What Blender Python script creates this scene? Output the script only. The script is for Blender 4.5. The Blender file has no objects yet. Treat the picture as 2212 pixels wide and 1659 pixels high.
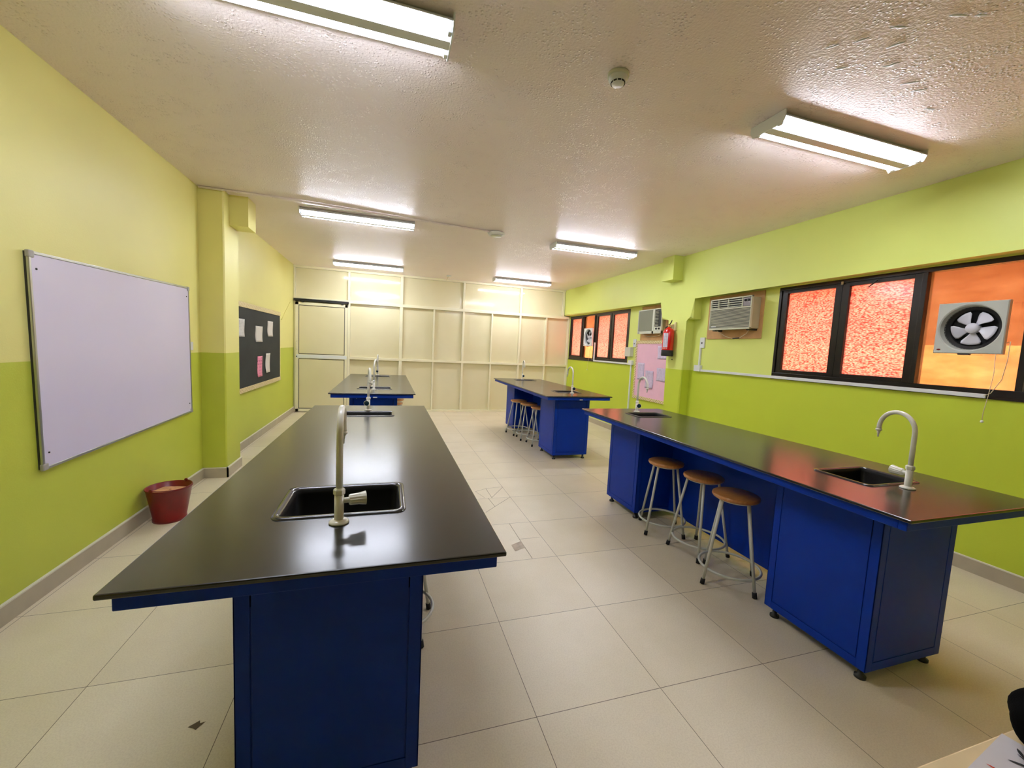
import bpy, bmesh, math, random
from mathutils import Vector, Matrix
C = bpy.context.scene.collection
PI = math.pi
random.seed(7)

# ------------------------------------------------------------------ camera, world, exposure
W, Hh, F_PX = 2212, 1659, 875.56
YAW, PITCH, ROLL, CAM_Z = 0.2991, -0.0882, 0.0482, 1.498
cd = bpy.data.cameras.new('camera'); cam = bpy.data.objects.new('camera', cd); C.objects.link(cam)
Fv = Vector((math.sin(YAW)*math.cos(PITCH), math.cos(YAW)*math.cos(PITCH), math.sin(PITCH)))
Rv = Vector((math.cos(YAW), -math.sin(YAW), 0)); Uv = Rv.cross(Fv)
R2 = Rv*math.cos(ROLL)+Uv*math.sin(ROLL); U2 = -Rv*math.sin(ROLL)+Uv*math.cos(ROLL)
m = Matrix((( R2.x, U2.x, -Fv.x, 0), (R2.y, U2.y, -Fv.y, 0), (R2.z, U2.z, -Fv.z, CAM_Z), (0, 0, 0, 1)))
cam.matrix_world = m
cd.sensor_width = 36; cd.sensor_fit = 'HORIZONTAL'; cd.lens = F_PX/W*36; cd.clip_start = 0.02
sc = bpy.context.scene
sc.camera = cam
sc.view_settings.view_transform = 'Standard'; sc.view_settings.look = 'None'
sc.view_settings.gamma = 1; sc.view_settings.use_curve_mapping = False
sc.view_settings.exposure = 0.85
TUBE_STRENGTH = 52.0
TUBE_COLOR = (0.84, 0.87, 1.0)
SKY_STRENGTH = 8.2
wd = bpy.data.worlds.new('daylight'); sc.world = wd; wd.use_nodes = True
bgn = wd.node_tree.nodes['Background']
bgn.inputs['Color'].default_value = (1.0, 0.98, 0.95, 1); bgn.inputs['Strength'].default_value = SKY_STRENGTH

# ------------------------------------------------------------------ room numbers
XL, XR, XW, YB, YF, H = -1.815, 4.034, 4.188, 9.07, -3.4, 2.928
BAND = 1.305

# ------------------------------------------------------------------ materials
def srgb(r, g, b):
    f = lambda c: (c/255/12.92) if c/255 <= 0.04045 else ((c/255+0.055)/1.055)**2.4
    return (f(r), f(g), f(b), 1)
class NT:
    def __init__(s, name):
        s.m = bpy.data.materials.new(name); s.m.use_nodes = True; s.t = s.m.node_tree; s.n = s.t.nodes
        s.p = s.n['Principled BSDF']; s.out = s.n['Material Output']
    def new(s, typ, **kw):
        n = s.n.new(typ)
        for k, v in kw.items(): setattr(n, k, v)
        return n
    def link(s, a, b): s.t.links.new(a, b)
    def pos(s, scale=(1, 1, 1), obj=True):
        tc = s.new('ShaderNodeTexCoord'); mp = s.new('ShaderNodeMapping'); mp.inputs['Scale'].default_value = scale
        if obj: s.link(tc.outputs['Object'], mp.inputs['Vector'])
        else:
            g = s.new('ShaderNodeNewGeometry'); s.link(g.outputs['Position'], mp.inputs['Vector'])
        return mp.outputs['Vector']
    def noise(s, scale, detail=3, vec=None, rough=.5, dist=0):
        n = s.new('ShaderNodeTexNoise'); n.inputs['Scale'].default_value = scale; n.inputs['Detail'].default_value = detail
        n.inputs['Roughness'].default_value = rough; n.inputs['Distortion'].default_value = dist
        if vec is not None: s.link(vec, n.inputs['Vector'])
        return n.outputs['Fac']
    def ramp(s, fac, stops):
        r = s.new('ShaderNodeValToRGB'); e = r.color_ramp.elements
        while len(e) < len(stops): e.new(.5)
        for el, (p, c) in zip(e, stops): el.position = p; el.color = c
        s.link(fac, r.inputs['Fac']); return r.outputs['Color']
    def bump(s, h, strength, dist):
        b = s.new('ShaderNodeBump'); b.inputs['Strength'].default_value = strength; b.inputs['Distance'].default_value = dist
        s.link(h, b.inputs['Height']); s.link(b.outputs['Normal'], s.p.inputs['Normal']); return b
    def math(s, op, a, b=None, c=None):
        n = s.new('ShaderNodeMath', operation=op)
        for i, v in enumerate((a, b, c)):
            if v is None: continue
            if isinstance(v, (int, float)): n.inputs[i].default_value = v
            else: s.link(v, n.inputs[i])
        return n.outputs[0]
    def mix(s, fac, a, b):
        n = s.new('ShaderNodeMix', data_type='RGBA')
        if isinstance(fac, (int, float)): n.inputs[0].default_value = fac
        else: s.link(fac, n.inputs[0])
        for i, v in ((6, a), (7, b)):
            if isinstance(v, tuple): n.inputs[i].default_value = v
            else: s.link(v, n.inputs[i])
        return n.outputs[2]
def simple(name, col, rough=.5, metal=0, spec=.5, var=.06, vscale=6, bump=0, bscale=60, coat=0):
    t = NT(name); p = t.p
    c2 = tuple(min(1, v*(1-var)) for v in col[:3])+(1,); c1 = tuple(min(1, v*(1+var)) for v in col[:3])+(1,)
    v = t.pos()
    t.link(t.ramp(t.noise(vscale, 4, v), [(.3, c2), (.7, c1)]), p.inputs['Base Color'])
    p.inputs['Roughness'].default_value = rough; p.inputs['Metallic'].default_value = metal
    p.inputs['Specular IOR Level'].default_value = spec; p.inputs['Coat Weight'].default_value = coat
    if bump: t.bump(t.noise(bscale, 3, v), bump, .002)
    return t.m
def split_pos(t):
    g = t.new('ShaderNodeNewGeometry'); s = t.new('ShaderNodeSeparateXYZ'); t.link(g.outputs['Position'], s.inputs[0])
    return s.outputs
def wall_mat(name, upper, lower):
    t = NT(name); o = split_pos(t)
    v = t.pos(obj=False)
    wob = t.math('MULTIPLY', t.noise(3, 2, v), .006)
    edge = t.math('GREATER_THAN', t.math('ADD', o[2], wob), BAND+.003)
    n = t.noise(1.3, 4, v)
    up = t.ramp(n, [(.3, tuple(c*.95 for c in upper[:3])+(1,)), (.7, upper)])
    lo = t.ramp(n, [(.3, tuple(c*.95 for c in lower[:3])+(1,)), (.7, lower)])
    t.link(t.mix(edge, lo, up), t.p.inputs['Base Color'])
    t.p.inputs['Roughness'].default_value = .45; t.p.inputs['Specular IOR Level'].default_value = .35
    t.bump(t.noise(110, 3, v), .25, .002)
    return t.m
M = {}
M['wall_l'] = wall_mat('paint_left', srgb(246, 240, 152), srgb(204, 214, 78))
M['wall_r'] = wall_mat('paint_right', srgb(232, 243, 132), srgb(203, 220, 64))
def ceiling_mat():
    t = NT('ceiling_plaster'); v = t.pos(obj=False)
    col = t.ramp(t.noise(.9, 4, v), [(.3, srgb(251, 236, 233)), (.7, srgb(255, 244, 241))])
    t.link(col, t.p.inputs['Base Color'])
    vor = t.new('ShaderNodeTexVoronoi'); vor.inputs['Scale'].default_value = 60; vor.inputs['Randomness'].default_value = 1
    nv = t.new('ShaderNodeTexNoise'); nv.inputs['Scale'].default_value = 30; nv.inputs['Detail'].default_value = 2
    t.link(v, nv.inputs['Vector'])
    t.link(v, vor.inputs['Vector'])
    lump = t.ramp(vor.outputs['Distance'], [(.08, (1, 1, 1, 1)), (.42, (0, 0, 0, 1))])
    mask = t.ramp(t.noise(9, 3, v), [(.45, (0, 0, 0, 1)), (.62, (1, 1, 1, 1))])
    h = t.math('MULTIPLY', lump, mask)
    h2 = t.math('ADD', h, t.math('MULTIPLY', t.noise(70, 4, v), .6))
    t.bump(h2, .9, .007)
    t.p.inputs['Roughness'].default_value = .42; t.p.inputs['Specular IOR Level'].default_value = .4
    return t.m
M['ceiling'] = ceiling_mat()
def floor_mat():
    t = NT('floor_tiles'); o = split_pos(t); v = t.pos(obj=False)
    def joint(c, off, step, wd):
        f = t.math('FRACT', t.math('DIVIDE', t.math('SUBTRACT', c, off-step*40), step))
        d = t.math('ABSOLUTE', t.math('SUBTRACT', f, .5))
        return t.math('GREATER_THAN', d, .5-wd/step/2), t.math('FLOOR', t.math('DIVIDE', t.math('SUBTRACT', c, off-step*40), step))
    jx, ix = joint(o[0], .611, .597, .0026); jy, iy = joint(o[1], 1.416, .594, .0028)
    j = t.math('MAXIMUM', jx, jy)
    cb = t.new('ShaderNodeCombineXYZ'); t.link(ix, cb.inputs[0]); t.link(iy, cb.inputs[1])
    wn = t.new('ShaderNodeTexWhiteNoise'); t.link(cb.outputs[0], wn.inputs['Vector'])
    n = t.math('ADD', t.math('MULTIPLY', t.noise(2.2, 6, v, .6), .75), t.math('MULTIPLY', wn.outputs['Value'], .18))
    base = t.ramp(n, [(.25, srgb(230, 218, 188)), (.6, srgb(242, 231, 205))])
    fine = t.ramp(t.noise(160, 2, v), [(.35, srgb(196, 185, 165)), (.6, srgb(255, 255, 255))])
    b2 = t.new('ShaderNodeMix', data_type='RGBA', blend_type='MULTIPLY'); b2.inputs[0].default_value = .18
    t.link(base, b2.inputs[6]); t.link(fine, b2.inputs[7])
    t.link(t.mix(j, b2.outputs[2], srgb(118, 104, 80)), t.p.inputs['Base Color'])
    t.p.inputs['Roughness'].default_value = .38; t.p.inputs['Specular IOR Level'].default_value = .45
    t.bump(t.math('SUBTRACT', 1, j), .3, .002)
    return t.m
M['floor'] = floor_mat()
M['skirting'] = simple('skirting_tile', srgb(196, 186, 160), .4, vscale=8)
M['skirting_top'] = simple('skirting_grout', srgb(236, 232, 214), .6)
M['trim_cream'] = simple('cream_enamel', srgb(246, 240, 206), .25, var=.02)
def sheet_mat():
    t = NT('cream_sheet'); v = t.pos(obj=False)
    t.link(t.ramp(t.noise(1.2, 3, v), [(.3, srgb(231, 222, 180)), (.7, srgb(238, 230, 192))]), t.p.inputs['Base Color'])
    t.p.inputs['Roughness'].default_value = .10; t.p.inputs['Specular IOR Level'].default_value = .4
    t.bump(t.noise(4.5, 3, v, dist=.6), .10, .012)
    return t.m
M['sheet'] = sheet_mat()
def top_mat():
    t = NT('black_phenolic_top'); v = t.pos(obj=False)
    t.link(t.ramp(t.noise(30, 4, v), [(.3, (.012, .012, .011, 1)), (.7, (.02, .02, .018, 1))]), t.p.inputs['Base Color'])
    t.link(t.ramp(t.noise(3, 4, v), [(.3, (.20, .20, .20, 1)), (.7, (.215, .215, .215, 1))]), t.p.inputs['Roughness'])
    t.p.inputs['Specular IOR Level'].default_value = .75
    return t.m
M['top'] = top_mat()
M['blue'] = simple('blue_powder_coat', srgb(0, 50, 158), .42, spec=.2, var=.05, bump=.08, bscale=300)
M['blue_line'] = simple('blue_groove', srgb(0, 22, 70), .6)
M['black_plastic'] = simple('black_plastic', (.012, .012, .012, 1), .45)
M['black_matt'] = simple('black_rubber', (.01, .01, .01, 1), .75)
M['sink'] = simple('black_resin_sink', (.004, .004, .004, 1), .55, spec=.25)
M['sink_rim'] = simple('black_sink_rim', (.02, .022, .026, 1), .12, spec=.9)
M['tap'] = simple('white_epoxy_tap', srgb(250, 250, 240), .22, spec=.6, var=.02)
M['tap_cap'] = simple('dark_tap_cap', srgb(20, 52, 62), .35)
M['frame_dark'] = simple('dark_bronze_aluminium', (.012, .009, .008, 1), .28, metal=.3, var=.2)
M['white'] = simple('white_plastic', srgb(236, 240, 240), .35, var=.02)
M['offwhite'] = simple('off_white_enamel', srgb(214, 216, 196), .35, var=.04)
M['steel'] = simple('stool_grey_paint', srgb(212, 214, 204), .28, spec=.6, var=.03)
M['alu'] = simple('aluminium', srgb(190, 194, 190), .3, metal=.8, var=.05)
M['whiteboard'] = simple('whiteboard_enamel', srgb(232, 226, 250), .22, spec=.45, var=.015, vscale=1.2)
M['red'] = simple('red_gloss', srgb(205, 8, 12), .2, spec=.6, coat=.3)
M['bucket'] = simple('dark_red_enamel', srgb(122, 6, 10), .32, var=.15, vscale=12)
M['sand'] = simple('sand', srgb(214, 158, 112), .9, var=.2, vscale=30, bump=.8, bscale=120)
M['brass'] = simple('brass', srgb(190, 150, 90), .35, metal=.9)
M['ply'] = simple('plywood', srgb(206, 160, 104), .6, var=.12, vscale=9)
M['ply_dark'] = simple('dusty_board', srgb(150, 120, 84), .7, var=.2, vscale=5)
M['yellowed'] = simple('yellowed_cream', srgb(232, 220, 170), .45)
M['pink_felt'] = simple('pink_sheet', srgb(250, 200, 220), .85, var=.03, bump=.1)
M['black_felt'] = simple('black_paper', srgb(38, 42, 38), .8, var=.25, vscale=3)
M['fan_white'] = simple('fan_white', srgb(226, 226, 236), .3, var=.02)
M['fan_grey'] = simple('fan_plate_grey', srgb(196, 200, 190), .38, var=.03)
M['dark_grey'] = simple('dark_grille', (.03, .03, .032, 1), .5)
M['grille'] = simple('ac_grille_beige', srgb(205, 206, 180), .4)
M['ac_metal'] = simple('ac_casing', srgb(176, 168, 138), .5, var=.1)
M['crack'] = simple('tile_crack', srgb(150, 136, 112), .8)
M['patch'] = simple('brown_tape', srgb(196, 180, 156), .7, var=.15, vscale=30)
M['stain'] = simple('brown_stain', srgb(96, 82, 56), .8)
M['cord'] = simple('cream_cord', srgb(226, 214, 180), .6)
M['desk_wood'] = simple('maple_laminate', srgb(236, 214, 166), .4, var=.05, vscale=14)
M['bag'] = simple('black_cloth', (.003, .003, .003, 1), 1, spec=.05, bump=.6, bscale=200)
M['rubber_seal'] = simple('dark_gasket', (.01, .008, .006, 1), .6)
def wood_mat():
    t = NT('varnished_seat_wood'); v = t.pos((2, 22, 2))
    t.link(t.ramp(t.noise(5, 5, v, .6), [(.25, srgb(176, 112, 54)), (.75, srgb(208, 146, 80))]), t.p.inputs['Base Color'])
    t.p.inputs['Roughness'].default_value = .28; t.p.inputs['Coat Weight'].default_value = .3
    return t.m
M['seat'] = wood_mat()
def tube_mat():
    t = NT('fluorescent_tube'); e = t.new('ShaderNodeEmission')
    e.inputs['Color'].default_value = TUBE_COLOR+(1,); e.inputs['Strength'].default_value = TUBE_STRENGTH
    t.n.remove(t.p); t.link(e.outputs[0], t.out.inputs['Surface']); return t.m
M['tube'] = tube_mat()
def pane_mat(name, c_lo, c_hi, textured):
    t = NT(name); t.n.remove(t.p)
    v = t.pos((1, 1, 1), obj=False)
    if textured:
        mp = t.new('ShaderNodeMapping'); mp.inputs['Scale'].default_value = (1, 46, 125); t.link(v, mp.inputs['Vector'])
        vo = t.new('ShaderNodeTexVoronoi', distance='CHEBYCHEV'); vo.inputs['Scale'].default_value = 1; t.link(mp.outputs[0], vo.inputs['Vector'])
        a = t.math('ADD', t.math('MULTIPLY', vo.outputs['Distance'], .75), t.math('MULTIPLY', t.noise(1, 3, mp.outputs[0]), .5))
        col = t.ramp(a, [(.38, c_hi), (.72, c_lo)])  # colour dashes paint the refraction of the glass relief
    else:
        mp = t.new('ShaderNodeMapping'); mp.inputs['Scale'].default_value = (1, 3, 9); t.link(v, mp.inputs['Vector'])
        a = t.noise(1.5, 5, mp.outputs[0], .65)
        col = t.ramp(a, [(.3, c_lo), (.75, c_hi)])
    tr = t.new('ShaderNodeBsdfTranslucent'); t.link(col, tr.inputs['Color'])
    rf = t.new('ShaderNodeBsdfRefraction'); rf.inputs['Roughness'].default_value = .2 if textured else .13; rf.inputs['IOR'].default_value = 1.02; t.link(col, rf.inputs['Color'])
    gl = t.new('ShaderNodeBsdfGlossy'); gl.inputs['Roughness'].default_value = .15 if textured else .08
    gl.inputs['Color'].default_value = (.9, .9, .9, 1)
    m1 = t.new('ShaderNodeMixShader'); m1.inputs[0].default_value = .35 if textured else .78
    t.link(tr.outputs[0], m1.inputs[1]); t.link(rf.outputs[0], m1.inputs[2])
    m2 = t.new('ShaderNodeMixShader'); m2.inputs[0].default_value = .05
    t.link(m1.outputs[0], m2.inputs[1]); t.link(gl.outputs[0], m2.inputs[2])
    t.link(m2.outputs[0], t.out.inputs['Surface']); return t.m
M['pane_pink'] = pane_mat('pink_textured_glass', (.48, .15, .14, 1), (.74, .49, .45, 1), True)
M['pane_orange'] = pane_mat('orange_film_glass', (.47, .27, .17, 1), (.56, .37, .25, 1), False)
def paper_mat(name, base, ink, lines=55, amt=.35, cover=.5):
    t = NT(name); v = t.pos()
    sp = t.new('ShaderNodeSeparateXYZ'); t.link(v, sp.inputs[0])
    st = t.math('GREATER_THAN', t.math('FRACT', t.math('MULTIPLY', sp.outputs[2], lines)), .55)
    mp = t.new('ShaderNodeMapping'); mp.inputs['Scale'].default_value = (40, 40, 12); t.link(v, mp.inputs['Vector'])
    w = t.math('GREATER_THAN', t.noise(1.5, 2, mp.outputs[0]), 1-cover)
    f = t.math('MULTIPLY', t.math('MULTIPLY', st, w), amt)
    t.link(t.mix(f, base, ink), t.p.inputs['Base Color']); t.p.inputs['Roughness'].default_value = .7
    return t.m
M['paper'] = paper_mat('printed_paper', srgb(226, 226, 224), srgb(90, 90, 100))
M['paper_faint'] = paper_mat('faint_paper', srgb(230, 226, 216), srgb(150, 150, 150), amt=.25, cover=.35)
M['paper_lav'] = paper_mat('lavender_paper', srgb(222, 206, 232), srgb(150, 140, 170), amt=.4)
M['paper_pink'] = paper_mat('pink_note', srgb(244, 150, 176), srgb(120, 20, 60), lines=22, amt=.9, cover=.42)
M['label'] = paper_mat('extinguisher_label', srgb(228, 224, 236), srgb(120, 90, 130), lines=60, amt=.5, cover=.55)
def border_mat():
    t = NT('embossed_border'); v = t.pos()
    wv = t.new('ShaderNodeTexWave', wave_type='BANDS', bands_direction='DIAGONAL'); wv.inputs['Scale'].default_value = 14
    wv.inputs['Distortion'].default_value = 4; t.link(v, wv.inputs['Vector'])
    t.link(t.ramp(wv.outputs['Fac'], [(.2, srgb(200, 176, 112)), (.6, srgb(240, 226, 178))]), t.p.inputs['Base Color'])
    t.p.inputs['Roughness'].default_value = .4; return t.m
M['border'] = border_mat()
def perf_mat():
    t = NT('perforated_grille'); v = t.pos(); sp = t.new('ShaderNodeSeparateXYZ'); t.link(v, sp.inputs[0])
    s = t.math('GREATER_THAN', t.math('FRACT', t.math('MULTIPLY', sp.outputs[2], 130)), .45)
    n = t.math('MULTIPLY', s, .8)
    t.link(t.mix(n, srgb(150, 152, 126), srgb(96, 98, 80)), t.p.inputs['Base Color']); t.p.inputs['Roughness'].default_value = .5
    return t.m
M['perf'] = perf_mat()

# ------------------------------------------------------------------ mesh helpers
def box(bm, x0, x1, y0, y1, z0, z1, mi=0):
    vs = [bm.verts.new((x, y, z)) for x in (x0, x1) for y in (y0, y1) for z in (z0, z1)]
    for f in ((0, 1, 3, 2), (4, 6, 7, 5), (0, 4, 5, 1), (2, 3, 7, 6), (0, 2, 6, 4), (1, 5, 7, 3)):
        fc = bm.faces.new([vs[i] for i in f]); fc.material_index = mi
    return vs
def frame_of(d):
    d = d.normalized(); a = Vector((0, 0, 1)) if abs(d.z) < .95 else Vector((1, 0, 0))
    u = d.cross(a).normalized(); return u, d.cross(u).normalized()
def tube(bm, pts, r, seg=12, closed=False, caps=True, mi=0):
    pts = [Vector(p) for p in pts]; n = len(pts); rr = r if isinstance(r, (list, tuple)) else [r]*n
    rings = []; u = None
    for i, p in enumerate(pts):
        if closed: d = pts[(i+1) % n]-pts[i-1]
        else: d = pts[min(i+1, n-1)]-pts[max(i-1, 0)]
        d.normalize()
        if u is None: u, w = frame_of(d)
        else:
            u = (u-d*u.dot(d)).normalized(); w = d.cross(u)
        rings.append([bm.verts.new(p+(u*math.cos(2*PI*k/seg)+w*math.sin(2*PI*k/seg))*rr[i]) for k in range(seg)])
    m_ = n if closed else n-1
    for i in range(m_):
        a, b = rings[i], rings[(i+1) % n]
        for k in range(seg):
            f = bm.faces.new((a[k], a[(k+1) % seg], b[(k+1) % seg], b[k])); f.smooth = True; f.material_index = mi
    if caps and not closed:
        for rg in (list(reversed(rings[0])), rings[-1]):
            f = bm.faces.new(rg); f.material_index = mi
def lathe(bm, prof, c=(0, 0, 0), seg=32, axis=(0, 0, 1), mi=0, smooth=True):
    c = Vector(c); ax = Vector(axis).normalized(); u, w = frame_of(ax); rings = []
    for r, z in prof:
        if r < 1e-6: rings.append([bm.verts.new(c+ax*z)])
        else: rings.append([bm.verts.new(c+ax*z+(u*math.cos(2*PI*k/seg)+w*math.sin(2*PI*k/seg))*r) for k in range(seg)])
    for a, b in zip(rings, rings[1:]):
        for k in range(seg):
            k2 = (k+1) % seg
            if len(a) == 1 and len(b) == 1: continue
            if len(a) == 1: vs = (a[0], b[k2], b[k])
            elif len(b) == 1: vs = (a[k], a[k2], b[0])
            else: vs = (a[k], a[k2], b[k2], b[k])
            f = bm.faces.new(vs); f.smooth = smooth; f.material_index = mi
def prism(bm, pts, a0, a1, axis='x', mi=0):
    def P(p, a):
        if axis == 'x': return (a, p[0], p[1])
        if axis == 'y': return (p[0], a, p[1])
        return (p[0], p[1], a)
    A = [bm.verts.new(P(p, a0)) for p in pts]; B = [bm.verts.new(P(p, a1)) for p in pts]; n = len(pts)
    fs = [bm.faces.new(A), bm.faces.new(list(reversed(B)))]
    for i in range(n): fs.append(bm.faces.new((A[i], B[i], B[(i+1) % n], A[(i+1) % n])))
    for f in fs: f.material_index = mi
    return A, B
def rrect(x0, x1, y0, y1, r, n=6):
    out = []
    for cx, cy, a0 in ((x1-r, y1-r, 0), (x0+r, y1-r, PI/2), (x0+r, y0+r, PI), (x1-r, y0+r, 1.5*PI)):
        for k in range(n+1):
            a = a0+PI/2*k/n; out.append((cx+r*math.cos(a), cy+r*math.sin(a)))
    return out
def obj(name, bm, mats, parent=None, bevel=0, smooth=False, label=None, loc=None, seg=2):
    bmesh.ops.recalc_face_normals(bm, faces=bm.faces)
    me = bpy.data.meshes.new(name); bm.to_mesh(me); bm.free()
    for mm in (mats if isinstance(mats, (list, tuple)) else [mats]): me.materials.append(mm)
    o = bpy.data.objects.new(name, me); C.objects.link(o)
    if parent: o.parent = parent
    if loc: o.location = loc
    if smooth:
        for p in me.polygons: p.use_smooth = True
    if bevel:
        b = o.modifiers.new('bevel', 'BEVEL'); b.width = bevel; b.segments = seg; b.limit_method = 'ANGLE'; b.angle_limit = .7
    if label: o['label'] = label
    return o
def B(): return bmesh.new()
def bx(name, x0, x1, y0, y1, z0, z1, mat, parent=None, bevel=0, label=None):
    b = B(); box(b, x0, x1, y0, y1, z0, z1); return obj(name, b, mat, parent, bevel, label=label)
def tag(o, label, cat, group=None):
    o['label'] = label; o['category'] = cat
    if group: o['group'] = group
    return o
def thing(name, label, cat, loc=(0, 0, 0), rz=0, group=None):
    o = bpy.data.objects.new(name, None); C.objects.link(o); o.location = loc; o.rotation_euler = (0, 0, rz)
    o.empty_display_size = .1
    return tag(o, label, cat, group)
def struct(o): o['kind'] = 'structure'; return o
def dup(root, loc, rz, label, group=None):
    r = root.copy(); C.objects.link(r); r.location = loc; r.rotation_euler = (0, 0, rz); r['label'] = label
    if group: r['group'] = group
    for ch in list(root.children):
        c = ch.copy(); C.objects.link(c); c.parent = r
        for g in list(ch.children):
            d = g.copy(); C.objects.link(d); d.parent = c
    return r

# ------------------------------------------------------------------ room shell
struct(bx('floor', XL-.2, XW+.2, YF-.2, YB+.25, -.1, 0, M['floor']))
fl = bpy.data.objects['floor']
struct(bx('ceiling', XL-.2, XW+.2, YF-.2, YB+.25, H, H+.15, M['ceiling']))
cl = bpy.data.objects['ceiling']
b = B()
box(b, XL-.2, XL, YF-.2, YB+.25, 0, H)
PX, PY0, PY1 = -1.597, 4.85, 5.25                                   # pillar on the left
prism(b, [(XL-.05, PY0), (PX-.012, PY0), (PX, PY0+.012), (PX, PY1), (XL-.05, PY1)], 0, H, 'z')
box(b, PX-.05, -1.425, 5.0, PY1, 2.625, H)
struct(obj('wall_left', b, M['wall_l']))
# right wall: recessed layer with two window openings, front layer with lintel, haunches and pillar
NW0, NW1, FW0, FW1, WZ0, WZ1 = 1.0, 3.556, 6.50, 9.03, 1.295, 2.312
b = B()
box(b, XW, XW+.16, YF-.2, YB+.25, 0, WZ0); box(b, XW, XW+.16, YF-.2, YB+.25, WZ1, H)
box(b, XW, XW+.16, YF-.2, NW0, WZ0, WZ1); box(b, XW, XW+.16, NW1, FW0, WZ0, WZ1); box(b, XW, XW+.16, FW1, YB+.25, WZ0, WZ1)
out = [(YF-.2, H), (YF-.2, 2.318), (4.74, 2.330), (4.74, 2.028), (4.87, 2.028), (4.87, 0), (5.2, 0), (5.2, 2.057), (5.42, 2.057), (5.42, 2.338), (YB+.25, 2.33), (YB+.25, H)]
A_, B_ = prism(b, out, XR, XW+.01, 'x')
b.edges.ensure_lookup_table()
inner = [e for e in b.edges if e.verts[0] in A_ and e.verts[1] in A_ and A_.index(e.verts[0]) in range(1, 11) and A_.index(e.verts[1]) in range(1, 11)
         and {A_.index(e.verts[0]), A_.index(e.verts[1])} != {5, 6} and abs(A_.index(e.verts[0])-A_.index(e.verts[1])) == 1]
bmesh.ops.bevel(b, geom=inner, offset=.028, segments=1, affect='EDGES', clamp_overlap=True)
box(b, 3.872, XR+.05, 5.0, 5.25, 2.588, H)
struct(obj('wall_right', b, M['wall_r']))
b = B(); box(b, XL-.2, XW+.2, YF-.2, YF, 0, H); struct(obj('wall_front', b, simple('rear_wall_brown', srgb(112, 100, 78), .6)))
# skirtings
def skirt(name, path, inward):
    b = B()
    for (x0, y0), (x1, y1) in zip(path, path[1:]):
        if abs(x1-x0) < 1e-6:
            s = inward[0]; xa, xb = sorted((x0, x0+s*.014)); ya, yb = sorted((y0, y1))
            box(b, xa, xb, ya, yb, 0, .1, 0); xa, xb = sorted((x0, x0+s*.017)); box(b, xa, xb, ya, yb, .1, .108, 1)
        else:
            s = -1 if True else 1; xa, xb = sorted((x0, x1)); yy = y0; s = -1 if yy in (PY0, 4.87) else 1
            ya, yb = sorted((yy, yy+s*.014)); box(b, xa, xb, ya, yb, 0, .1, 0); ya, yb = sorted((yy, yy+s*.017)); box(b, xa, xb, ya, yb, .1, .108, 1)
    return struct(obj(name, b, [M['skirting'], M['skirting_top']]))
skirt('baseboard_left', [(XL, YF), (XL, PY0), (PX+.014, PY0), (PX, PY0-.014), (PX, PY1+.014)][:3], (1, 0))
b = B()
box(b, PX, PX+.014, PY0-.014, PY1+.014, 0, .1, 0); box(b, PX, PX+.017, PY0-.017, PY1+.017, .1, .108, 1)
box(b, XL, PX, PY1, PY1+.014, 0, .1, 0); box(b, XL, XL+.014, PY1, YB-.03, 0, .1, 0); box(b, XL, XL+.017, PY1, YB-.03, .1, .108, 1)
o = obj('baseboard_left', b, [M['skirting'], M['skirting_top']]); struct(o)
b = B()
box(b, XW-.014, XW, YF, 4.87, 0, .1, 0); box(b, XW-.017, XW, YF, 4.87, .1, .108, 1)
box(b, XR-.014, XW, 4.856, 4.87, 0, .1, 0); box(b, XR-.014, XR, 4.856, 5.214, 0, .1, 0); box(b, XR-.014, XW, 5.2, 5.214, 0, .1, 0)
box(b, XW-.014, XW, 5.2, YB-.03, 0, .1, 0); box(b, XW-.017, XW, 5.2, YB-.03, .1, .108, 1)
struct(obj('baseboard_right', b, [M['skirting'], M['skirting_top']]))

# back partition of sheet panels between mullions, with a door
wb = struct(bx('wall_back', XL, XW+.1, YB+.055, YB+.2, 0, H, M['sheet']))
TZ, MZ = 2.285, 1.13                                                # rails
def mull(x, z0, z1, w=.042, d=.035): return bx('mullion', x-w/2, x+w/2, YB-.01, YB+.056, z0, z1, M['trim_cream'], wb, .003)
for x, w in ((-.787, .046), (.252, .06), (1.59, .045), (2.925, .045), (4.0, .05)): mull(x, TZ+.032, 2.885, w)
for x, w in ((-.787, .046), (.252, .066), (.945, .034), (1.597, .045), (2.252, .034), (2.925, .045), (3.58, .034)): mull(x, 0, TZ-.032, w)
mull(4.165, 0, TZ-.032, .04)
def rail(x0, x1, z, h): return bx('rail', x0, x1, YB-.012, YB+.056, z-h/2, z+h/2, M['trim_cream'], wb, .003)
rail(XL, XR-.0, 2.906, .044); rail(XL+.0, XW-.02, TZ, .062); rail(-.764, XW-.02, MZ, .05); rail(-.764, XW-.02, .02, .04)
mull(-1.797, 0, H-.045, .03)
# top rail recess so panels in the kickboard row sit a little lower
dr = thing('door_1', 'cream sliding door with two panels and aluminium mid rail', 'door', (-1.30, YB-.02, 0))
struct(dr)
DX0, DX1 = -.48, .488
b = B()
box(b, DX0, DX0+.062, -.02, .025, .012, 2.21); box(b, DX1-.05, DX1, -.02, .025, .012, 2.21)
box(b, DX0, DX1, -.02, .025, 2.155, 2.21); box(b, DX0, DX1, -.02, .025, .012, .07); box(b, DX0, DX1, -.018, .025, 1.09, 1.18)
obj('door_frame', b, M['trim_cream'], dr, .003)
for z0, z1 in ((.082, 1.078), (1.192, 2.143)):
    bx('door_gasket', DX0+.063, DX1-.051, -.008, .02, z0-.012, z1+.012, M['rubber_seal'], dr)
    bx('door_panel', DX0+.073, DX1-.061, -.013, .02, z0, z1, M['sheet'], dr, .002)
bx('lock_rail', DX0+.02, DX1-.01, -.026, -.018, 1.10, 1.17, M['white'], dr, .002, label='brushed aluminium lock rail')
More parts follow.
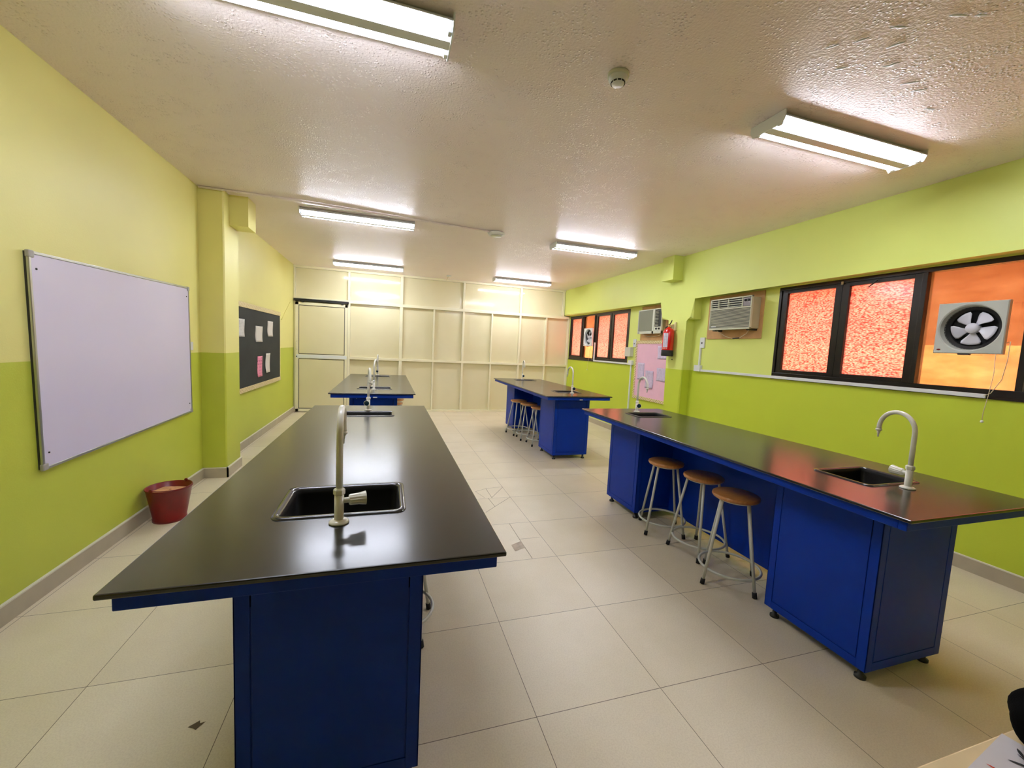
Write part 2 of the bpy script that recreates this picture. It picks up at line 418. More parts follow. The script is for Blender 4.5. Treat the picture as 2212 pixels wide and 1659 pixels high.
b = B(); tube(b, [(DX0+.03, -.02, 1.27), (DX0+.03, -.06, 1.28), (DX0+.03, -.06, 1.42), (DX0+.03, -.02, 1.43)], .008, 10); obj('door_handle', b, M['trim_cream'], dr)
b = B(); lathe(b, [(.012, 0), (.012, .008), (0, .008)], (DX0+.03, -.02, 1.13), 16, (0, -1, 0)); obj('lock_cylinder', b, M['black_plastic'], dr)
b = B(); box(b, DX0-.02, DX1+.02, -.045, .0, 2.262, 2.276); box(b, DX0-.02, DX1+.02, -.045, .0, 2.238, 2.25); box(b, DX0-.02, DX1+.02, -.02, .0, 2.23, 2.28); obj('sliding_track', b, M['dark_grey'], dr)
b = B()
for x in (DX0+.14, DX1-.1): box(b, x-.02, x+.02, -.04, -.01, 2.205, 2.24)
obj('track_roller', b, M['black_plastic'], dr)

# floor cracks, patch and stain
b = B()
def crack(pts, w=.0045):
    for (xa, ya), (xb, yb) in zip(pts, pts[1:]):
        d = Vector((xb-xa, yb-ya, 0)).normalized(); n = Vector((-d.y, d.x, 0))*w/2
        vs = [b.verts.new(Vector((x, y, .0012))+s) for x, y, s in ((xa, ya, n), (xb, yb, n), (xb, yb, -n), (xa, ya, -n))]
        b.faces.new(vs)
crack([(.892, 3.998), (1.02, 4.067), (1.019, 3.804), (1.21, 4.083)]); crack([(1.02, 4.067), (1.21, 4.095)]); crack([(1.207, 3.79), (.993, 3.578), (.878, 3.461)])
crack([(.98, 3.795), (.993, 3.578)]); crack([(1.022, 3.195), (1.019, 2.874), (1.02, 2.607)]); crack([(1.02, 2.906), (1.19, 2.908)], .003); crack([(.892, 3.998), (.95, 3.81)], .003)
obj('tile_crack', b, M['crack'], fl)
b = B(); b.faces.new([b.verts.new((x, y, .0015)) for x, y in ((.928, 2.828), (1.019, 2.874), (1.02, 2.772), (.929, 2.731))]); obj('tape_patch', b, M['patch'], fl, label='small square of brown tape')
b = B(); b.faces.new([b.verts.new((-.674+x, 1.70+y, .0015)) for x, y in ((-.028, 0), (-.01, .012), (.004, .022), (.01, .008), (.028, .012), (.012, -.008), (.006, -.02), (-.008, -.008))]); obj('floor_stain', b, M['stain'], fl, label='small dark star-shaped stain')
# ceiling: peeling paint flakes, thin conduit
for (x, y) in ((1.897, 1.475), (1.973, 1.406), (2.034, 1.306), (2.139, 1.373), (2.182, 1.186), (2.262, 1.156), (2.077, 1.56), (2.263, 1.461), (2.491, 1.514), (2.597, 1.536), (2.839, 1.616)):
    b = B(); n = 7; L = random.uniform(.04, .075); a0 = random.uniform(-.5, .3)-.6
    prev = None
    for k in range(n):
        tt = k/(n-1); wdt = .0015+.006*math.sin(PI*tt)*random.uniform(.5, 1.2); z = H-.0012
        px = x+(tt-.5)*L*math.cos(a0)+random.uniform(-.003, .003); py = y+(tt-.5)*L*math.sin(a0)+random.uniform(-.003, .003)
        nx, ny = -math.sin(a0)*wdt, math.cos(a0)*wdt
        cur = (b.verts.new((px+nx, py+ny, z-.0012*math.sin(PI*tt))), b.verts.new((px-nx, py-ny, H-.0005)))
        if prev: f = b.faces.new((prev[0], cur[0], cur[1], prev[1])); f.smooth = True
        prev = cur
    o = obj('paint_flake', b, M['white'], cl); s = o.modifiers.new('s', 'SOLIDIFY'); s.thickness = .0012
b = B(); tube(b, [(-1.80, 4.83, H-.012), (-1.0, 4.83, H-.012), (0, 4.93, H-.012), (1.17, 5.03, H-.012)], .011, 8)
tag(obj('ceiling_conduit', b, M['ceiling']), 'thin painted cable conduit running along the ceiling to the round access point', 'conduit')
b = B(); box(b, -.9, .3, 4.985, 5.0, H-.008, H); 
tag(obj('ceiling_cable', b, M['offwhite']), 'thin flat cable strip on the ceiling beside the conduit', 'cable')

# ------------------------------------------------------------------ ceiling lamps
def lamp():
    t = thing('fluorescent_light', 'x', 'ceiling light', (0, 0, H), 0, 'twin-tube ceiling lights')
    b = B()                                                          # trough with folded wings and spine
    prof = [(-.119, -.037), (-.117, -.040), (-.075, -.008), (-.036, -.008), (-.028, -.068), (.028, -.068), (.036, -.008), (.075, -.008), (.117, -.040), (.119, -.037), (.08, -.0005), (-.08, -.0005)]
    prism(b, prof, -.61, .61, 'x'); obj('reflector', b, M['white'], t)
    for s in (-1, 1):
        b = B(); xs = sorted((s*.618, s*.610))
        prism(b, [(-.118, -.002), (-.118, -.036), (-.10, -.072), (.10, -.072), (.118, -.036), (.118, -.002)], xs[0], xs[1], 'x')
        obj('end_plate', b, M['white'], t, .002)
        for q in (-1, 1):
            b = B(); xs = sorted((s*.609, s*.592)); box(b, xs[0], xs[1], q*.073-.015, q*.073+.015, -.070, -.004)
            obj('lampholder', b, M['white'], t, .003)
    for q in (-1, 1):
        b = B(); lathe(b, [(0, -.592), (.0128, -.592), (.0128, .592), (0, .592)], (0, q*.073, -.050), 16, (1, 0, 0)); obj('tube', b, M['tube'], t)
    return t
L0 = lamp()
spots = [((-.37, 2.005), 'twin-tube ceiling light nearest the camera, above the whiteboard side, cut by the photo top'),
         ((2.745, 2.005), 'near right twin-tube ceiling light beside the peeling paint'),
         ((-.345, 5.17), 'left twin-tube ceiling light of the middle pair, beside the conduit'),
         ((2.70, 5.20), 'right twin-tube ceiling light of the middle pair, near the right beam stub'),
         ((-.37, 8.22), 'farthest left twin-tube ceiling light, in front of the partition above the door side'),
         ((2.67, 8.28), 'farthest right twin-tube ceiling light, in front of the partition')]
for i, ((x, y), lb) in enumerate(spots):
    if i == 0: L0.location = (x, y, H); L0['label'] = lb
    else: dup(L0, (x, y, H), 0, lb)
# detectors
t = thing('smoke_detector', 'round white smoke detector on the ceiling between the two near lights', 'smoke detector', (1.105, 1.985, H))
b = B(); lathe(b, [(0, 0), (.055, 0), (.055, -.014), (.05, -.016), (0, -.016)], (0, 0, 0), 40); obj('base', b, M['offwhite'], t)
b = B(); lathe(b, [(.047, -.016), (.048, -.03), (.040, -.040), (.033, -.042), (.033, -.046), (.03, -.052), (0, -.054)], (0, 0, 0), 40); obj('cover', b, M['white'], t)
b = B()
for k in range(10):
    a = 2*PI*k/10; c = Vector((math.cos(a)*.0345, math.sin(a)*.0345, -.0445)); r = Matrix.Rotation(a, 3, 'Z')
    for v in box(b, -.002, .002, -.008, .008, -.003, .003): v.co = r@v.co+c
obj('vent_slot', b, M['black_plastic'], t)
t = thing('wireless_access_point', 'white octagonal wireless access point on the ceiling at the conduit end', 'access point', (1.262, 5.07, H))
b = B(); lathe(b, [(0, 0), (.095, 0), (.115, -.012), (.105, -.032), (.085, -.042), (0, -.044)], (0, 0, 0), 8, smooth=False); obj('housing', b, M['white'], t, .004)
b = B(); lathe(b, [(0, -.0445), (.07, -.0445), (.068, -.048), (0, -.049)], (0, 0, 0), 32); obj('cover_disc', b, M['offwhite'], t)
b = B(); box(b, -.012, .012, -.02, -.012, -.051, -.049); obj('status_light', b, M['white'], t)
t = thing('ceiling_rose', 'small white ceiling rose with a short hanging wire before the back partition', 'ceiling rose', (1.17, 8.58, H))
b = B(); lathe(b, [(0, 0), (.05, 0), (.05, -.018), (.04, -.024), (0, -.024)], (0, 0, 0), 24); obj('base', b, M['white'], t)
b = B(); tube(b, [(-.01, 0, -.02), (-.025, 0, -.05), (-.05, 0, -.09), (-.058, 0, -.125)], .005, 8); obj('wire', b, M['cord'], t)
b = B(); tube(b, [(-1.807, 8.75, 2.17), (-1.807, 8.4, 1.98), (-1.807, 8.08, 1.80)], .006, 6); tag(obj('painted_cable', b, M['wall_l']), 'thin painted-over cable slanting down the left wall beside the door', 'cable')

# ------------------------------------------------------------------ lab benches
T = .907
def bench(x0, x1, y0, y1, cabx, caby, panel_x, sinks, label):
    t = thing('lab_bench', label, 'lab bench', ((x0+x1)/2, (y0+y1)/2, 0), 0, 'lab benches with sinks')
    ox, oy = (x0+x1)/2, (y0+y1)/2
    # worktop with rectangular sink holes
    b = B()
    hs = [(sx0-ox+.02, sx1-ox-.02, sy0-oy+.02, sy1-oy-.02) for sx0, sx1, sy0, sy1 in sinks]
    ys = [y0-oy] + [v for h_ in hs for v in h_[2:]] + [y1-oy]
    hx0, hx1 = hs[0][0], hs[0][1]; X0, X1 = x0-ox, x1-ox
    gx = [X0, hx0, hx1, X1]; top = {}; bot = {}
    for i, xx in enumerate(gx):
        for j, yy in enumerate(ys):
            top[i, j] = b.verts.new((xx, yy, T)); bot[i, j] = b.verts.new((xx, yy, T-.014))
    holes = {(1, 1), (1, 3)}; nx, ny = 3, 5
    for i in range(nx):
        for j in range(ny):
            if (i, j) in holes: continue
            b.faces.new((top[i, j], top[i+1, j], top[i+1, j+1], top[i, j+1])); b.faces.new((bot[i, j], bot[i, j+1], bot[i+1, j+1], bot[i+1, j]))
    for i in range(nx):
        for j in range(ny):
            if (i, j) in holes: continue
            for (di, dj, a, c) in ((-1, 0, (i, j), (i, j+1)), (1, 0, (i+1, j), (i+1, j+1)), (0, -1, (i, j), (i+1, j)), (0, 1, (i, j+1), (i+1, j+1))):
                q = (i+di, j+dj)
                if q in holes or not (0 <= q[0] < nx and 0 <= q[1] < ny): b.faces.new((top[a], top[c], bot[c], bot[a]))
    o = obj('worktop', b, M['top'], t); bv = o.modifiers.new('bevel', 'BEVEL'); bv.width = .004; bv.segments = 2; bv.limit_method = 'ANGLE'; bv.angle_limit = 1.0
    # apron frame
    b = B(); i_ = .022; z0, z1 = T-.056, T-.0145
    a0, a1, c0, c1 = X0+i_, X1-i_, y0-oy+i_, y1-oy-i_; w = .03
    box(b, a0, a1, c0, c0+w, z0, z1); box(b, a0, a1, c1-w, c1, z0, z1); box(b, a0, a0+w, c0+w, c1-w, z0, z1); box(b, a1-w, a1, c0+w, c1-w, z0, z1)
    obj('apron', b, M['blue'], t, .003)
    kx0, kx1 = cabx[0]-ox, cabx[1]-ox
    for (ya, yb) in caby:
        ya -= oy; yb -= oy
        b = B(); box(b, kx0+.004, kx1-.004, ya+.004, yb-.004, .06, T-.2); cb = obj('pedestal_cabinet', b, M['blue'], t, .002)
        # framed side sheets with a groove
        def sheet(axis, at, s, u0, u1, z0=.06, z1=T-.0575):
            bb = B(); e = .0045; fr = .042; g = .0045
            def bb_box(u_0, u_1, z_0, z_1, dep):
                lo, hi = sorted((at, at+s*dep))
                if axis == 'x': box(bb, lo, hi, u_0, u_1, z_0, z_1)
                else: box(bb, u_0, u_1, lo, hi, z_0, z_1)
            bb_box(u0, u0+fr, z0, z1, e); bb_box(u1-fr, u1, z0, z1, e); bb_box(u0+fr, u1-fr, z0, z0+fr, e); bb_box(u0+fr, u1-fr, z1-.03, z1, e)
            bb_box(u0+fr+g, u1-fr-g, z0+fr+g, z1-.03-g, e)
            return obj('side_panel', bb, M['blue'], cb, .001)
        sheet('x', kx0+.0045, -1, ya, yb); sheet('x', kx1-.0045, 1, ya, yb)
        sheet('y', ya+.0045, -1, kx0, kx1); sheet('y', yb-.0045, 1, kx0, kx1)
        for fx in (kx0+.04, kx1-.04):
            for fy in (ya+.04, yb-.04):
                b = B(); lathe(b, [(0, 0), (.024, 0), (.024, .012), (.012, .018), (.012, .06), (0, .06)], (fx, fy, 0), 20); obj('levelling_foot', b, M['black_plastic'], cb)
    b = B(); px = panel_x-ox; box(b, px-.01, px+.01, caby[0][1]-oy, caby[1][0]-oy, .06, T-.056); obj('kneehole_panel', b, M['blue'], t)
    if y0 > 4: bx('apron_sticker', -.02+.02, .045, a0*0+c0-.0012, c0, z0+.002, z0+.014, M['white'], t, label='small white sticker')
    for (sx0, sx1, sy0, sy1) in sinks:
        sx0 -= ox; sx1 -= ox; sy0 -= oy; sy1 -= oy
        b = B()
        loops = []
        for (ins, z, r) in ((0, T+.0005, .035), (.002, T+.005, .034), (.016, T+.006, .028), (.024, T-.001, .024), (.028, T-.02, .022), (.034, T-.16, .03), (.05, T-.17, .03)):
            loops.append([b.verts.new((px_, py_, z)) for px_, py_ in rrect(sx0+ins, sx1-ins, sy0+ins, sy1-ins, r)])
        for li, (A, Bq) in enumerate(zip(loops, loops[1:])):
            n = len(A)
            for k in range(n):
                f = b.faces.new((A[k], A[(k+1) % n], Bq[(k+1) % n], Bq[k])); f.smooth = True; f.material_index = 0 if li < 3 else 1
        f = b.faces.new(loops[-1]); f.material_index = 1
        sk = obj('sink', b, [M['sink_rim'], M['sink']], t)
        b = B(); lathe(b, [(0, T-.168), (.02, T-.168), (.022, T-.1695)], ((sx0+sx1)/2, (sy0+sy1)/2, 0), 20); obj('sink_drain', b, M['sink_rim'], sk)
    return t
bench(-.617, .342, 1.0785, 3.934, (-.415, .125), ((1.285, 1.80), (3.16, 3.68)), -.36, ((-.357, .072, 1.42, 1.735), (-.345, .06, 3.355, 3.585)),
      'nearest lab bench, black-topped with blue base, standing by the whiteboard')
bench(-.629, .318, 4.8555, 7.686, (-.425, .117), ((5.06, 5.58), (6.95, 7.47)), -.36, ((-.365, .06, 5.30, 5.56), (-.367, .045, 7.225, 7.45)),
      'far left lab bench, black-topped with blue base, nearest the cream door')
bench(1.944, 2.886, .9896, 3.7915, (2.165, 2.70), ((1.195, 1.73), (3.065, 3.555)), 2.54, ((2.262, 2.655, 1.325, 1.62), (2.268, 2.655, 3.25, 3.515)),
      'near right lab bench along the orange window, with three stools under its aisle side')
bench(1.9594, 2.9105, 4.8035, 7.5747, (2.175, 2.695), ((5.03, 5.567), (6.885, 7.35)), 2.54, ((2.275, 2.665, 5.21, 5.475), (2.28, 2.68, 7.11, 7.32)),
      'far right lab bench with blue base near the far window and pink board')

# ------------------------------------------------------------------ taps
def tap(label, xy, ang, kang):
    t = thing('lab_tap', label, 'tap', (xy[0], xy[1], T), ang, 'white gooseneck lab taps')
    b = B(); lathe(b, [(0, 0), (.031, 0), (.031, .004), (.024, .009), (.015, .012), (0, .012)], (0, 0, .0005), 32); obj('base_flange', b, M['tap'], t)
    b = B(); lathe(b, [(.0145, .01), (.0145, .095), (0, .095)], (0, 0, 0), 24); bd = obj('body', b, M['tap'], t)
    b = B(); lathe(b, [(.015, .092), (.0185, .096), (.0185, .110), (.015, .114), (.010, .116)], (0, 0, 0), 6, smooth=False); obj('hex_nut', b, M['tap'], t, .001)
    R, Hh_ = .088, .372; pts = [(0, 0, .10), (0, 0, .2), (0, 0, Hh_-R-.02)]+[(R-R*math.cos(a), 0, Hh_-.010-R+R*math.sin(a)) for a in [PI*k/18 for k in range(19)]]+[(2*R, 0, Hh_-R-.02)]
    b = B(); tube(b, pts, .0105, 16); sp = obj('spout', b, M['tap'], t)
    b = B(); zt = Hh_-R-.02; lathe(b, [(.0105, 0), (.0135, -.002), (.0135, -.010), (.008, -.014), (.0065, -.02), (.007, -.024), (.0045, -.028), (.004, -.045), (0, -.045)], (2*R, 0, zt), 18); obj('nozzle', b, M['tap'], t)
    k = kang-ang; d = Vector((math.cos(k), math.sin(k), 0)); u = Vector((-d.y, d.x, 0)); zc = .072
    b = B(); lathe(b, [(.009, .008), (.009, .032), (.0105, .034)], (0, 0, zc), 18, d); obj('valve_stem', b, M['tap'], t)
    b = B(); seg = 48; rings = []
    for r, s in ((.0, .030), (.0155, .030), (.0175, .034), (.0185, .060), (.0225, .082), (.0205, .0825)):
        if r == 0: continue
        rings.append([b.verts.new(Vector((0, 0, zc))+d*s+(u*math.cos(2*PI*q/seg)+Vector((0, 0, 1))*math.sin(2*PI*q/seg))*(r-(.0012 if (q % 4 < 2 and .03 < s < .07) else 0))) for q in range(seg)])
    for A, Bq in zip(rings, rings[1:]):
        for q in range(seg): b.faces.new((A[q], A[(q+1) % seg], Bq[(q+1) % seg], Bq[q]))
    b.faces.new(rings[0])
    kn = obj('knob', b, M['tap'], t)
    b = B(); lathe(b, [(.021, .0795), (.019, .081), (0, .082)], (0, 0, zc), 32, d); obj('knob_cap', b, M['tap_cap'], kn)
    return t
r_ = math.radians
tap('large white gooseneck tap beside the front sink of the nearest bench', (-.142, 1.374), r_(92), r_(12))
tap('white gooseneck tap behind the rear sink of the nearest bench, dark cap facing camera', (-.154, 3.656), r_(276), r_(262))
tap('white gooseneck tap beside the front sink of the far left bench', (-.161, 5.254), r_(80), r_(110))
tap('white gooseneck tap behind the rear sink of the far left bench, nearest the partition', (-.17, 7.56), r_(268), r_(264))
tap('white gooseneck tap beside the front sink of the near right bench', (2.447, 1.279), r_(78), r_(78))
tap('white gooseneck tap behind the rear sink of the near right bench, before the pink board', (2.458, 3.575), r_(264), r_(250))
tap('white gooseneck tap beside the front sink of the far right bench', (2.478, 5.16), r_(91), r_(262))
tap('white gooseneck tap behind the rear sink of the far right bench', (2.485, 7.40), r_(262), r_(266))

# ------------------------------------------------------------------ stools
def stool():
    t = thing('lab_stool', 'x', 'stool', (0, 0, 0), 0, 'round wooden-seated lab stools')
    ZS = .603
    b = B(); lathe(b, [(0, ZS-.03), (.128, ZS-.03), (.139, ZS-.026), (.1445, ZS-.016), (.1425, ZS-.005), (.134, ZS), (0, ZS+.0005)], (0, 0, 0), 56); obj('seat', b, M['seat'], t)
    b = B(); lathe(b, [(.095, ZS-.04), (.115, ZS-.04), (.115, ZS-.03), (.095, ZS-.03), (.095, ZS-.04)], (0, 0, 0), 40, smooth=False); obj('seat_ring', b, M['steel'], t)
    for k in range(4):
        a = k*PI/2; d = Vector((math.cos(a), math.sin(a), 0)); p0 = d*.107+Vector((0, 0, ZS-.032)); p1 = d*.213+Vector((0, 0, .006))
        b = B(); tube(b, [p0, p1], .0098, 14); lg = obj('leg', b, M['steel'], t)
        dn = (p1-p0).normalized(); b = B(); tube(b, [p1-dn*.03, p1+dn*.004], [.0135, .0145], 14); obj('rubber_foot', b, M['black_matt'], lg)
    zr = .105; rr = .186
    b = B(); tube(b, [(rr*math.cos(2*PI*k/48), rr*math.sin(2*PI*k/48), zr) for k in range(48)], .0085, 10, closed=True); obj('footrest_ring', b, M['steel'], t)
    return t
S0 = stool()
sp = [((2.240, 2.070), 0.0, 'wooden stool under the near right bench, closest to the camera of its three'),
      ((2.325, 2.456), .881, 'middle wooden stool of the three under the near right bench'),
      ((2.287, 2.845), .33, 'wooden stool under the near right bench, farthest of its three'),
      ((2.300, 5.905), .75, 'wooden stool under the far right bench, closest to the camera of its three'),
      ((2.255, 6.297), .70, 'middle wooden stool of the three under the far right bench'),
      ((2.205, 6.688), .95, 'wooden stool under the far right bench, farthest of its three'),
      ((.070, 2.095), .57, 'stool mostly hidden under the nearest bench, only its ring and feet showing'),
      ((.085, 6.30), .3, 'stool tucked under the far left bench, its seat edge peeking out, nearer one'),
      ((.115, 6.72), .5, 'stool tucked under the far left bench, its seat edge peeking out, farther one')]
for i, ((x, y), a, lb) in enumerate(sp):
    if i == 0: S0.location = (x, y, 0); S0.rotation_euler = (0, 0, a); S0['label'] = lb
    else: dup(S0, (x, y, 0), a, lb)

# ------------------------------------------------------------------ windows (dark frames, pink textured sashes, orange fixed panes)
def window(name, y0, y1, sashes, fixed):
    w = thing(name, 'dark bronze framed strip window with pink textured and orange panes', 'window', (XW, 0, 0)); struct(w)
    zt, zb = WZ1, WZ0
    b = B(); xo, xi = -.004, .075
    box(b, xo, xi, y0, y1, zt-.036, zt); box(b, xo, xi, y0, y1, zb, 1.366); box(b, xo, xi, y0, y0+.03, 1.366, zt-.036); box(b, xo, xi, y1-.03, y1, 1.366, zt-.036)
    edges = sorted([s for f in fixed for s in f])
    for (a, c) in fixed:
        for s, e in ((a-.035, a), (c, c+.035)): box(b, xo, xi, s, e, 1.366, zt-.036)
    obj('window_frame', b, M['frame_dark'], w, .002)
    for (a, c) in fixed: bx('orange_pane', .04, .045, a, c, 1.366, 2.276, M['pane_orange'], w, label='orange tinted pane')
    for (a, c) in sashes:
        b = B(); x0_, x1_ = .006, .05
        box(b, x0_, x1_, a-.062, a, 1.366, 2.276); box(b, x0_, x1_, c, c+.062, 1.366, 2.276); box(b, x0_, x1_, a, c, 1.366, 1.403); box(b, x0_, x1_, a, c, 2.242, 2.276)
        sh = obj('sash', b, M['frame_dark'], w, .002)
        bx('pink_pane', .032, .037, a, c, 1.403, 2.242, M['pane_pink'], sh, label='pink textured pane')
    b = B(); prism(b, [(-.012, zb), (-.004, zb), (-.004, zb+.02), (-.012, zb+.012)], y0, y1, 'y'); obj('sill_lip', b, M['frame_dark'], w)
    return w
w1 = window('window_1', NW0, NW1, [(2.961, 3.461), (2.334, 2.834), (1.09, 1.57)], [(1.672, 2.242)])
w2 = window('window_2', FW0, FW1, [(6.594, 7.072), (7.22, 7.697), (8.467, 8.95)], [(7.833, 8.318)])
b = B(); tube(b, [(-.006, 2.60, 2.262), (-.02, 2.615, 2.24), (-.026, 2.655, 2.205)], [.004, .006, .004], 8); obj('window_latch', b, M['black_plastic'], w1)
b = B(); box(b, -.012, -.004, 2.885, 2.905, 2.262, 2.29); obj('frame_catch', b, M['ac_metal'], w1)

# outside: ground, plus added unseen two-tone wall that grades light through the panes
bx('outside_ground', XW+.2, XW+9, -6, 16, -.3, -.2, simple('pale_paving', srgb(225, 205, 170), .9))
g = bpy.data.objects['outside_ground']; struct(g)
b = B(); box(b, XW+4, XW+4.2, -8, 20, 1.86, 5.5); struct(obj('added_dark_wall', b, simple('added_wall_brown', srgb(120, 78, 62), .9)))
b = B(); box(b, XW+3.97, XW+4.2, -8, 20, -.2, 1.86); struct(obj('added_pale_wall', b, simple('added_wall_pale', srgb(250, 238, 205), .9)))

# ------------------------------------------------------------------ exhaust fans
def fan(x, y, label, rot=0, pm='fan_grey'):
    t = thing('exhaust_fan', label, 'exhaust fan', (x, y, 1.812), 0, 'square wall exhaust fans')
    # local: plate faces -x. plate with round bowl
    b = B(); n = 64; hs = .192; R1 = .177
    def sq(a):
        c, s = math.cos(a), math.sin(a); k = hs/max(abs(c), abs(s)); return c*k, s*k
    ring = lambda r, x: [b.verts.new((x, r*math.cos(2*PI*k/n), r*math.sin(2*PI*k/n))) for k in range(n)]
    sqr = lambda sc_, x: [b.verts.new((x, sq(2*PI*(k)/n+PI/4*0)[0]*sc_, sq(2*PI*k/n)[1]*sc_)) for k in range(n)]
    loops = [sqr(1, .034), sqr(1, .006), sqr(.97, 0), ring(R1, 0), ring(R1-.008, .006), ring(.159, .044), ring(.158, .046)]
    for A, Bq in zip(loops, loops[1:]):
        for k in range(n): b.faces.new((A[k], A[(k+1) % n], Bq[(k+1) % n], Bq[k]))
    obj('face_plate', b, M[pm], t)
    b = B(); lathe(b, [(.160, -.04), (.158, -.047), (.136, -.050), (.132, -.07), (.132, -.084), (0, -.084)], (0, 0, 0), 48, (-1, 0, 0)); obj('duct_ring', b, M['black_plastic'], t)
    b = B(); lathe(b, [(.036, -.08), (.038, -.036), (.034, -.029), (0, -.027)], (0, 0, 0), 32, (-1, 0, 0)); obj('hub', b, M['fan_white'], t)
    for k in range(5):
        a = rot+2*PI*k/5; b = B(); nr, na = 7, 9; g_ = {}
        for i in range(nr):
            r = .034+(.124-.034)*i/(nr-1); half = .31+.17*math.sin(PI*min(1, i/(nr-1))*.62)
            if i == nr-1: half *= .86
            for j in range(na):
                u = j/(na-1)*2-1; aa = a+u*half+.10*(i/(nr-1)); x = .054-.013*u*(.6+.4*i/(nr-1))
                g_[i, j] = b.verts.new((x, r*math.cos(aa), r*math.sin(aa)))
        for i in range(nr-1):
            for j in range(na-1): f = b.faces.new((g_[i, j], g_[i+1, j], g_[i+1, j+1], g_[i, j+1])); f.smooth = True
        o = obj('blade', b, M['fan_white'], t); s = o.modifiers.new('s', 'SOLIDIFY'); s.thickness = .0022
    b = B(); lathe(b, [(0, 0), (.012, 0), (.012, .002), (0, .003)], (-.0005, .158, -.163), 24, (-1, 0, 0))
    for v in b.verts: v.co.z = -.163+(v.co.z+.163)*.5
    obj('badge', b, M['bucket'], t, label='small dark red oval badge')
    bx('switch_tab', 0, .03, -.02, .045, -.202, -.19, M['dark_grey'], t, .003)
    return t
f1 = fan(4.14, 1.932, 'square grey exhaust fan with white blades in the orange pane of the near window', -1.62)
f2 = fan(4.11, 7.955, 'small white exhaust fan in the orange pane of the far window', .1, 'white')
t = thing('pull_cord', 'cream fan pull cord with white bead hanging below the near window', 'pull cord', (4.14, 1.76, 1.62), 0, 'fan pull cords')
b = B(); tube(b, [(0, .01, 0), (-.005, .003, -.15), (-.03, .004, -.30), (-.04, .012, -.42), (-.04, .012, -.48)], .0022, 6); obj('cord', b, M['cord'], t)
b = B(); lathe(b, [(0, 0), (.006, -.002), (.0095, -.010), (.008, -.018), (0, -.021)], (-.04, .012, -.475), 16); obj('bead', b, M['white'], t)
b = B(); tube(b, [(4.16, 1.735, 1.70), (4.15, 1.712, 1.71), (4.15, 1.712, 1.58), (4.14, 1.722, 1.44), (4.125, 1.76, 1.34), (4.10, 1.785, 1.318)], .0026, 6)
tag(obj('fan_cable', b, M['cord']), 'cream power cable looping from the near exhaust fan to the white trunking', 'cable')
t2 = dup(t, (4.13, 7.84, 1.60), 0, 'fan pull cord hanging below the far window')

# ------------------------------------------------------------------ air conditioners
def ac_shell(y0, y1, z0, z1, name, label, xf=4.02):
    t = thing(name, label, 'air conditioner', (xf, (y0+y1)/2, z0), 0, 'window air conditioners'); return t
t = ac_shell(3.762, 4.395, 1.855, 2.245, 'window_air_conditioner', 'beige window air conditioner with top vents and ribbed front, near the near window')
w_, h_ = .633, .39; y_ = w_/2
b = B(); box(b, .03, .152, -y_+.012, y_-.012, .01, h_-.012); obj('casing', b, M['ac_metal'], t, .004)
b = B(); box(b, 0, .03, -y_, y_, h_-.015, h_); box(b, 0, .03, -y_, y_, h_-.135, h_-.122); box(b, 0, .03, -y_, -y_+.016, h_-.125, h_); box(b, 0, .03, y_-.016, y_, h_-.125, h_)
box(b, 0, .03, -y_+.125, -y_+.14, h_-.125, h_); box(b, 0, .03, -y_, y_, 0, .02); box(b, 0, .03, -y_, -y_+.01, 0, h_-.12); box(b, 0, .03, y_-.01, y_, 0, h_-.12)
obj('front_frame', b, M['grille'], t, .003)
bx('vent_recess', .02, .03, -y_+.01, y_-.01, .01, h_-.01, M['dark_grey'], t)
for k in range(4):
    z = h_-.034-k*.026; bx('vent_louvre', .004, .02, -y_+.14, y_-.016, z-.004, z+.004, M['grille'], t)
for yy in (.0, .155): bx('vent_divider', 0, .02, yy-.004+.03, yy+.004+.03, h_-.122, h_-.015, M['grille'], t)
b = B()
for k in range(17):
    z = .027+k*.0143; box(b, .002, .014, -y_+.01, y_-.01, z-.0032, z+.0028)
obj('front_grille', b, M['grille'], t)
bx('control_panel', .004, .02, -y_+.02, -y_+.122, h_-.118, h_-.02, simple('control_panel_grey', srgb(128, 118, 118), .3), t, .002)
b = B(); lathe(b, [(0, 0), (.014, 0), (.012, .012), (0, .012)], (.004, -y_+.09, h_-.05), 20, (-1, 0, 0)); lathe(b, [(0, 0), (.014, 0), (.012, .012), (0, .012)], (.004, -y_+.045, h_-.05), 20, (-1, 0, 0)); obj('control_knob', b, M['black_plastic'], t)
bx('badge', -.002, .004, y_-.12, y_-.045, .036, .048, M['white'], t)
b = B(); tube(b, [(.06, -y_+.05, 0), (.07, -y_+.10, -.05), (.075, -y_+.20, -.10), (.08, -y_+.31, -.104), (.08, -y_+.42, -.08), (.07, -y_+.53, -.02), (.06, -y_+.56, .0)], .0035, 6); obj('power_cable', b, M['cord'], t)
b = B(); tube(b, [(.075, -y_+.20, -.10), (.077, -y_+.30, -.106)], .007, 8); obj('cable_wrap', b, M['black_plastic'], t)
b = B()
for yy in (-y_+.05, y_-.06): box(b, .03, .15, yy-.02, yy+.02, -.012, .01)
obj('support_bracket', b, M['black_plastic'], t)
o = bx('mounting_board', XW-.014, XW-.001, 3.735, 4.585, 1.75, 2.312, M['ply'], None, .002); tag(o, 'tan plywood backing board behind the near air conditioner', 'board')
t = ac_shell(5.455, 6.085, 1.842, 2.238, 'window_air_conditioner', 'beige window air conditioner with side louvres, above the pink noticeboard', 4.08)
w_, h_ = .63, .396; y_ = w_/2
b = B(); box(b, .03, .092, -y_+.01, y_-.01, .01, h_-.01); obj('casing', b, M['ac_metal'], t, .004)
